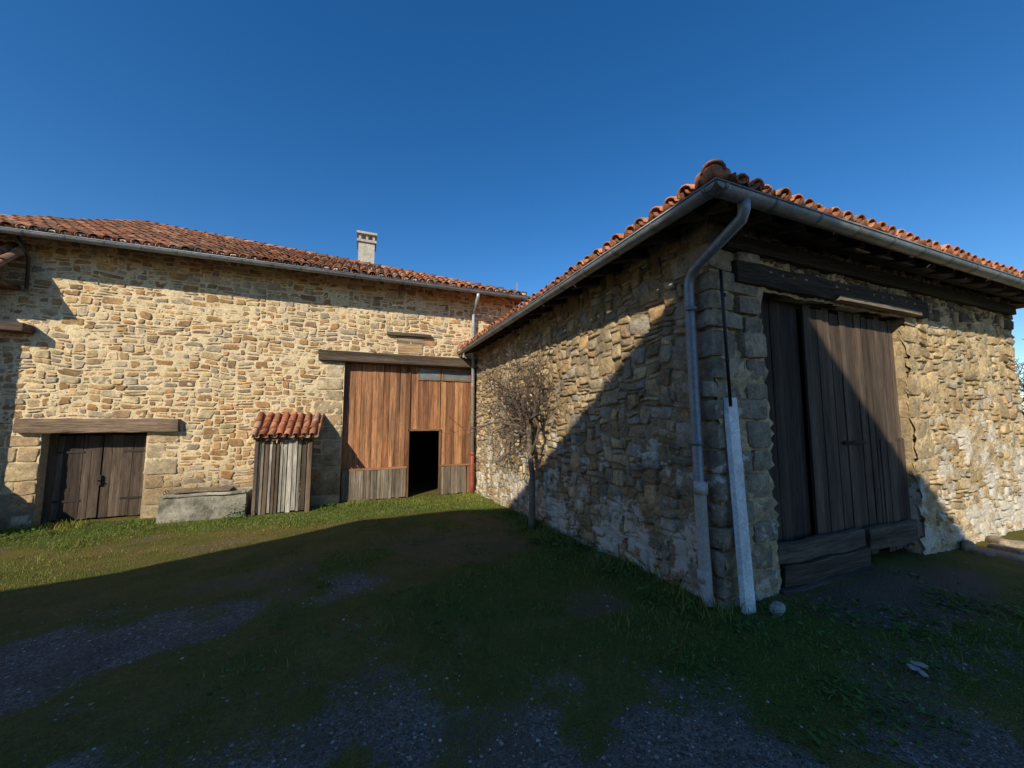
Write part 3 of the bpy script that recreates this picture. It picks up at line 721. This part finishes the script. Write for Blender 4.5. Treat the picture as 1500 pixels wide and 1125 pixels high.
def free(x,y): return ~(((x>2.93)&(y>2.42))|(y>9.95)|((x>-2.02)&(x<-.95)&(y>9.32))|((x>-3.55)&(x<-2.1)&(y>9.28)))
def blades(n,xr,yr,dens,hr,wr,cols,thr=None):
    x=rng.uniform(*xr,n);y=rng.uniform(*yr,n)
    p=dens(x,y); k=(rng.random(n)<p)&free(x,y); x=x[k];y=y[k];m=len(x)
    z=ground_z(x,y); h=rng.uniform(*hr,m)*(.6+.8*fbm(x,y,2.2,77)); w=rng.uniform(*wr,m)
    a=rng.uniform(0,2*math.pi,m); dx=np.cos(a);dy=np.sin(a); la=rng.uniform(0,2*math.pi,m); ln=rng.uniform(.1,.75,m)*h
    lx=np.cos(la)*ln;ly=np.sin(la)*ln
    V=np.zeros((m,5,3))
    for i,(sw,hz,lz) in enumerate(((-1,0,0),(1,0,0),(1,.55,.35),(-1,.55,.35),(0,1,1))):
        ws=w*.5*sw*(1 if hz==0 else .8)
        V[:,i,0]=x+dx*ws+lx*lz;V[:,i,1]=y+dy*ws+ly*lz;V[:,i,2]=z-.005+h*hz*(1-.15*lz)
    idx=np.arange(m)[:,None]*5
    Q=idx+np.array([[0,1,2,3]]);T=idx+np.array([[3,2,4]])
    tone=.65+.8*fbm(x,y,1.6,66)
    cc=np.array(cols)[rng.integers(len(cols),size=m)]*rng.uniform(.7,1.3,(m,1))*tone[:,None]
    yl=sst(.45,.65,fbm(x,y,.9,120))[:,None]
    cc=cc*(1-yl*.6)+cc*np.array([1.5,1.12,.9])*yl*.6
    return V.reshape(-1,3),Q,T,np.repeat(cc,5,axis=0)
GC=[(.12,.185,.03),(.145,.21,.038),(.095,.15,.026),(.18,.21,.046),(.22,.19,.08)]
mb=MB()
mb.add(*blades(260000,(-7,8),(.8,10),lambda x,y: np.clip(masks(x,y)[0]*.8-.1,0,1),(.018,.05),(.004,.008),GC))
tf=lambda x,y: np.clip((vnoise(x,y,3.0,90)-.62)*4,0,1)*np.clip(masks(x,y)[0]*1.3-.2,0,1)
mb.add(*blades(100000,(-7,8),(.8,10),tf,(.045,.10),(.004,.009),GC))
wf=lambda x,y: np.clip(np.exp(-((x-2.8)/.22)**2)*(y>2.2)*sst(.35,.6,vnoise(x,y,1.6,91))+sst(9.2,9.6,y)*sst(.4,.6,vnoise(x,y,1.6,92))*((x<-3.5)|((x>-.9)&(x<1.1))),0,1)
mb.add(*blades(60000,(-7,3),(2,10),wf,(.06,.17),(.005,.011),GC))
mb.add(*blades(130000,(-7,7),(.7,9.5),lambda x,y: np.clip(.4-masks(x,y)[1],0,.4)*sst(.42,.58,fbm(x,y,1.1,95)),(.01,.03),(.003,.007),[(.19,.17,.05),(.25,.19,.085),(.13,.155,.028)]))
mb.build('grass',M_grass)
def leaves(mb,cx,cy,rad,h,n):
    x=cx+rng.normal(size=n)*rad;y=cy+rng.normal(size=n)*rad; k=free(x,y);x=x[k];y=y[k];n=len(x)
    z=ground_z(x,y)+rng.random(n)*h*np.exp(-((x-cx)**2+(y-cy)**2)/(rad*rad*2)); s=rng.uniform(.010,.030,n)
    a=rng.uniform(0,6.28,n);ti=rng.uniform(-.6,.6,n)
    d=np.stack([np.cos(a),np.sin(a),ti],1);w=np.stack([-np.sin(a),np.cos(a),rng.uniform(-.4,.4,n)],1)
    c=np.stack([x,y,z],1)
    V=np.stack([c-d*s[:,None],c+w*s[:,None]*.5,c+d*s[:,None],c-w*s[:,None]*.5],1)
    cc=np.array([(.07,.13,.024),(.095,.16,.034),(.055,.10,.02)])[rng.integers(3,size=n)]*rng.uniform(.7,1.3,(n,1))
    mb.add(V.reshape(-1,3),np.arange(n*4).reshape(-1,4),None,np.repeat(cc,4,axis=0))
mb=MB()
leaves(mb,-2.25,9.15,.12,.34,260); leaves(mb,-5.1,8.9,.25,.16,400); leaves(mb,-4.0,9.3,.3,.1,250); leaves(mb,-.6,9.5,.2,.14,260)
for i in range(46):
    yy=rng.uniform(2.4,7.5); leaves(mb,2.9-abs(rng.normal())*.25,yy,.09,rng.uniform(.05,.16),70)
for i in range(34):
    leaves(mb,rng.uniform(1.9,5.2),rng.uniform(1.2,2.2),.11,rng.uniform(.03,.08),50)
for i in range(60):
    leaves(mb,rng.uniform(-1,2.8),rng.uniform(3,9),.12,.03,30)
mb.build('weeds',M_grass)
# fallen dead leaves
mb=MB(); n=420; x=rng.uniform(-5,6,n);y=rng.uniform(.9,8.5,n);k=free(x,y);x=x[k];y=y[k];n=len(x)
z=ground_z(x,y)+rng.uniform(.006,.025,n);s=rng.uniform(.010,.026,n);a=rng.uniform(0,6.28,n)
d=np.stack([np.cos(a),np.sin(a),rng.uniform(-.3,.3,n)],1);w=np.stack([-np.sin(a),np.cos(a),rng.uniform(-.5,.5,n)],1);c=np.stack([x,y,z],1)
V=np.stack([c-d*s[:,None],c+w*s[:,None]*.6,c+d*s[:,None],c-w*s[:,None]*.6],1)
cc=np.array([(.20,.11,.05),(.26,.17,.08),(.14,.08,.04)])[rng.integers(3,size=n)]
mb.add(V.reshape(-1,3),np.arange(n*4).reshape(-1,4),None,np.repeat(cc,4,axis=0)); mb.build('fallen_leaves',M_grass)
def pebbles(n,xr,yr,dens,sr,cols):
    x=rng.uniform(*xr,n);y=rng.uniform(*yr,n);k=(rng.random(n)<dens(x,y))&free(x,y);x=x[k];y=y[k];m=len(x)
    s=sr[0]*(sr[1]/sr[0])**(rng.random(m)**2.2); z=ground_z(x,y)
    base=np.array([[1,0,0],[0,1,0],[-1,0,0],[0,-1,0],[0,0,.75],[.6,.6,.4],[-.6,.6,.4],[-.6,-.6,.4],[.6,-.6,.4]],float)
    V=base[None]*s[:,None,None]*rng.uniform(.6,1.3,(m,9,3))
    a=rng.uniform(0,6.28,m);ca=np.cos(a)[:,None];sa=np.sin(a)[:,None]
    vx=V[:,:,0]*ca-V[:,:,1]*sa;vy=V[:,:,0]*sa+V[:,:,1]*ca
    V=np.stack([vx+x[:,None],vy+y[:,None],V[:,:,2]+z[:,None]-s[:,None]*.1],2)
    T=np.array([[0,5,8],[5,0,1],[1,6,5],[6,1,2],[2,7,6],[7,2,3],[3,8,7],[8,3,0],[4,8,5],[4,5,6],[4,6,7],[4,7,8]])
    idx=(np.arange(m)*9)[:,None,None]+T[None]
    cc=np.array(cols)[rng.integers(len(cols),size=m)]*rng.uniform(.6,1.35,(m,1))
    return V.reshape(-1,3),None,idx.reshape(-1,3),np.repeat(cc,9,axis=0)
PC=[(.34,.285,.23),(.26,.21,.17),(.40,.34,.285),(.20,.155,.12),(.34,.25,.175),(.48,.43,.37)]
mb=MB()
mb.add(*pebbles(60000,(-5,6),(.2,5),lambda x,y: np.clip(np.maximum(masks(x,y)[1],masks(x,y)[2]*.8),0,1)*.9,(.003,.013),PC))
mb.add(*pebbles(2500,(-6,8),(.5,9),lambda x,y: .3+0*x,(.004,.012),PC[:5]))
mb.build('gravel',M_peb,None,False)
mb=MB(); rbox(mb,(3.28,2.22,.02),(.15,.10,.08),.42,.008,(.40,.38,.34),7,.3); mb.build('white_rock',M_rock,None,True)
mb=MB()
for i in range(9):
    rbox(mb,(rng.uniform(6.4,9.0),Y0-rng.uniform(.1,.35),-.02),(rng.uniform(.12,.35),rng.uniform(.1,.22),rng.uniform(.08,.18)),.4,.02,(.30,.24,.17),6,rng.uniform(0,3))
mb.build('fallen_stones',M_rock,None,True)
mb=MB()
for i in range(6):
    rbox(mb,(3.36+rng.normal()*.045,1.40+rng.normal()*.03,.025),(rng.uniform(.03,.07),rng.uniform(.02,.04),.010),.4,.012,(.38,.37,.35),5,rng.uniform(0,3))
mb.build('crumpled_litter',M_pvc,None,True)

# ================================================================ LIGHT / SKY / CAMERA
el=math.radians(31.5); d=Vector((1,1,-.87)).normalized()
sd=bpy.data.lights.new('sun','SUN'); sd.energy=5.0; sd.angle=math.radians(.5); sd.color=(1,.91,.73)
so=bpy.data.objects.new('sun',sd); scene.collection.objects.link(so); so.rotation_euler=d.to_track_quat('-Z','Y').to_euler(); so.location=(-10,-10,12)
w=bpy.data.worlds.new('World'); scene.world=w; w.use_nodes=True; nt=w.node_tree
sk=nt.nodes.new('ShaderNodeTexSky'); sk.sky_type='NISHITA'; sk.sun_disc=False; sk.sun_elevation=el; sk.sun_rotation=math.radians(225)
sk.air_density=1.0; sk.dust_density=.2; sk.ozone_density=3.0; sk.altitude=300
hs=nt.nodes.new('ShaderNodeHueSaturation'); hs.inputs['Saturation'].default_value=1.32; hs.inputs['Hue'].default_value=.504; nt.links.new(sk.outputs[0],hs.inputs['Color'])
bg=nt.nodes['Background']; bg.inputs['Strength'].default_value=.15; nt.links.new(hs.outputs[0],bg.inputs['Color'])
cd=bpy.data.cameras.new('camera'); cd.sensor_width=36; cd.lens=36*550/1500; cd.clip_end=3000; cd.clip_start=.05
co=bpy.data.objects.new('camera',cd); scene.collection.objects.link(co); co.location=(0,0,1.6)
co.rotation_euler=(math.radians(90+5.15),0,math.radians(-21.9)); scene.camera=co
scene.view_settings.view_transform='Standard'; scene.view_settings.look='None'; scene.view_settings.exposure=0
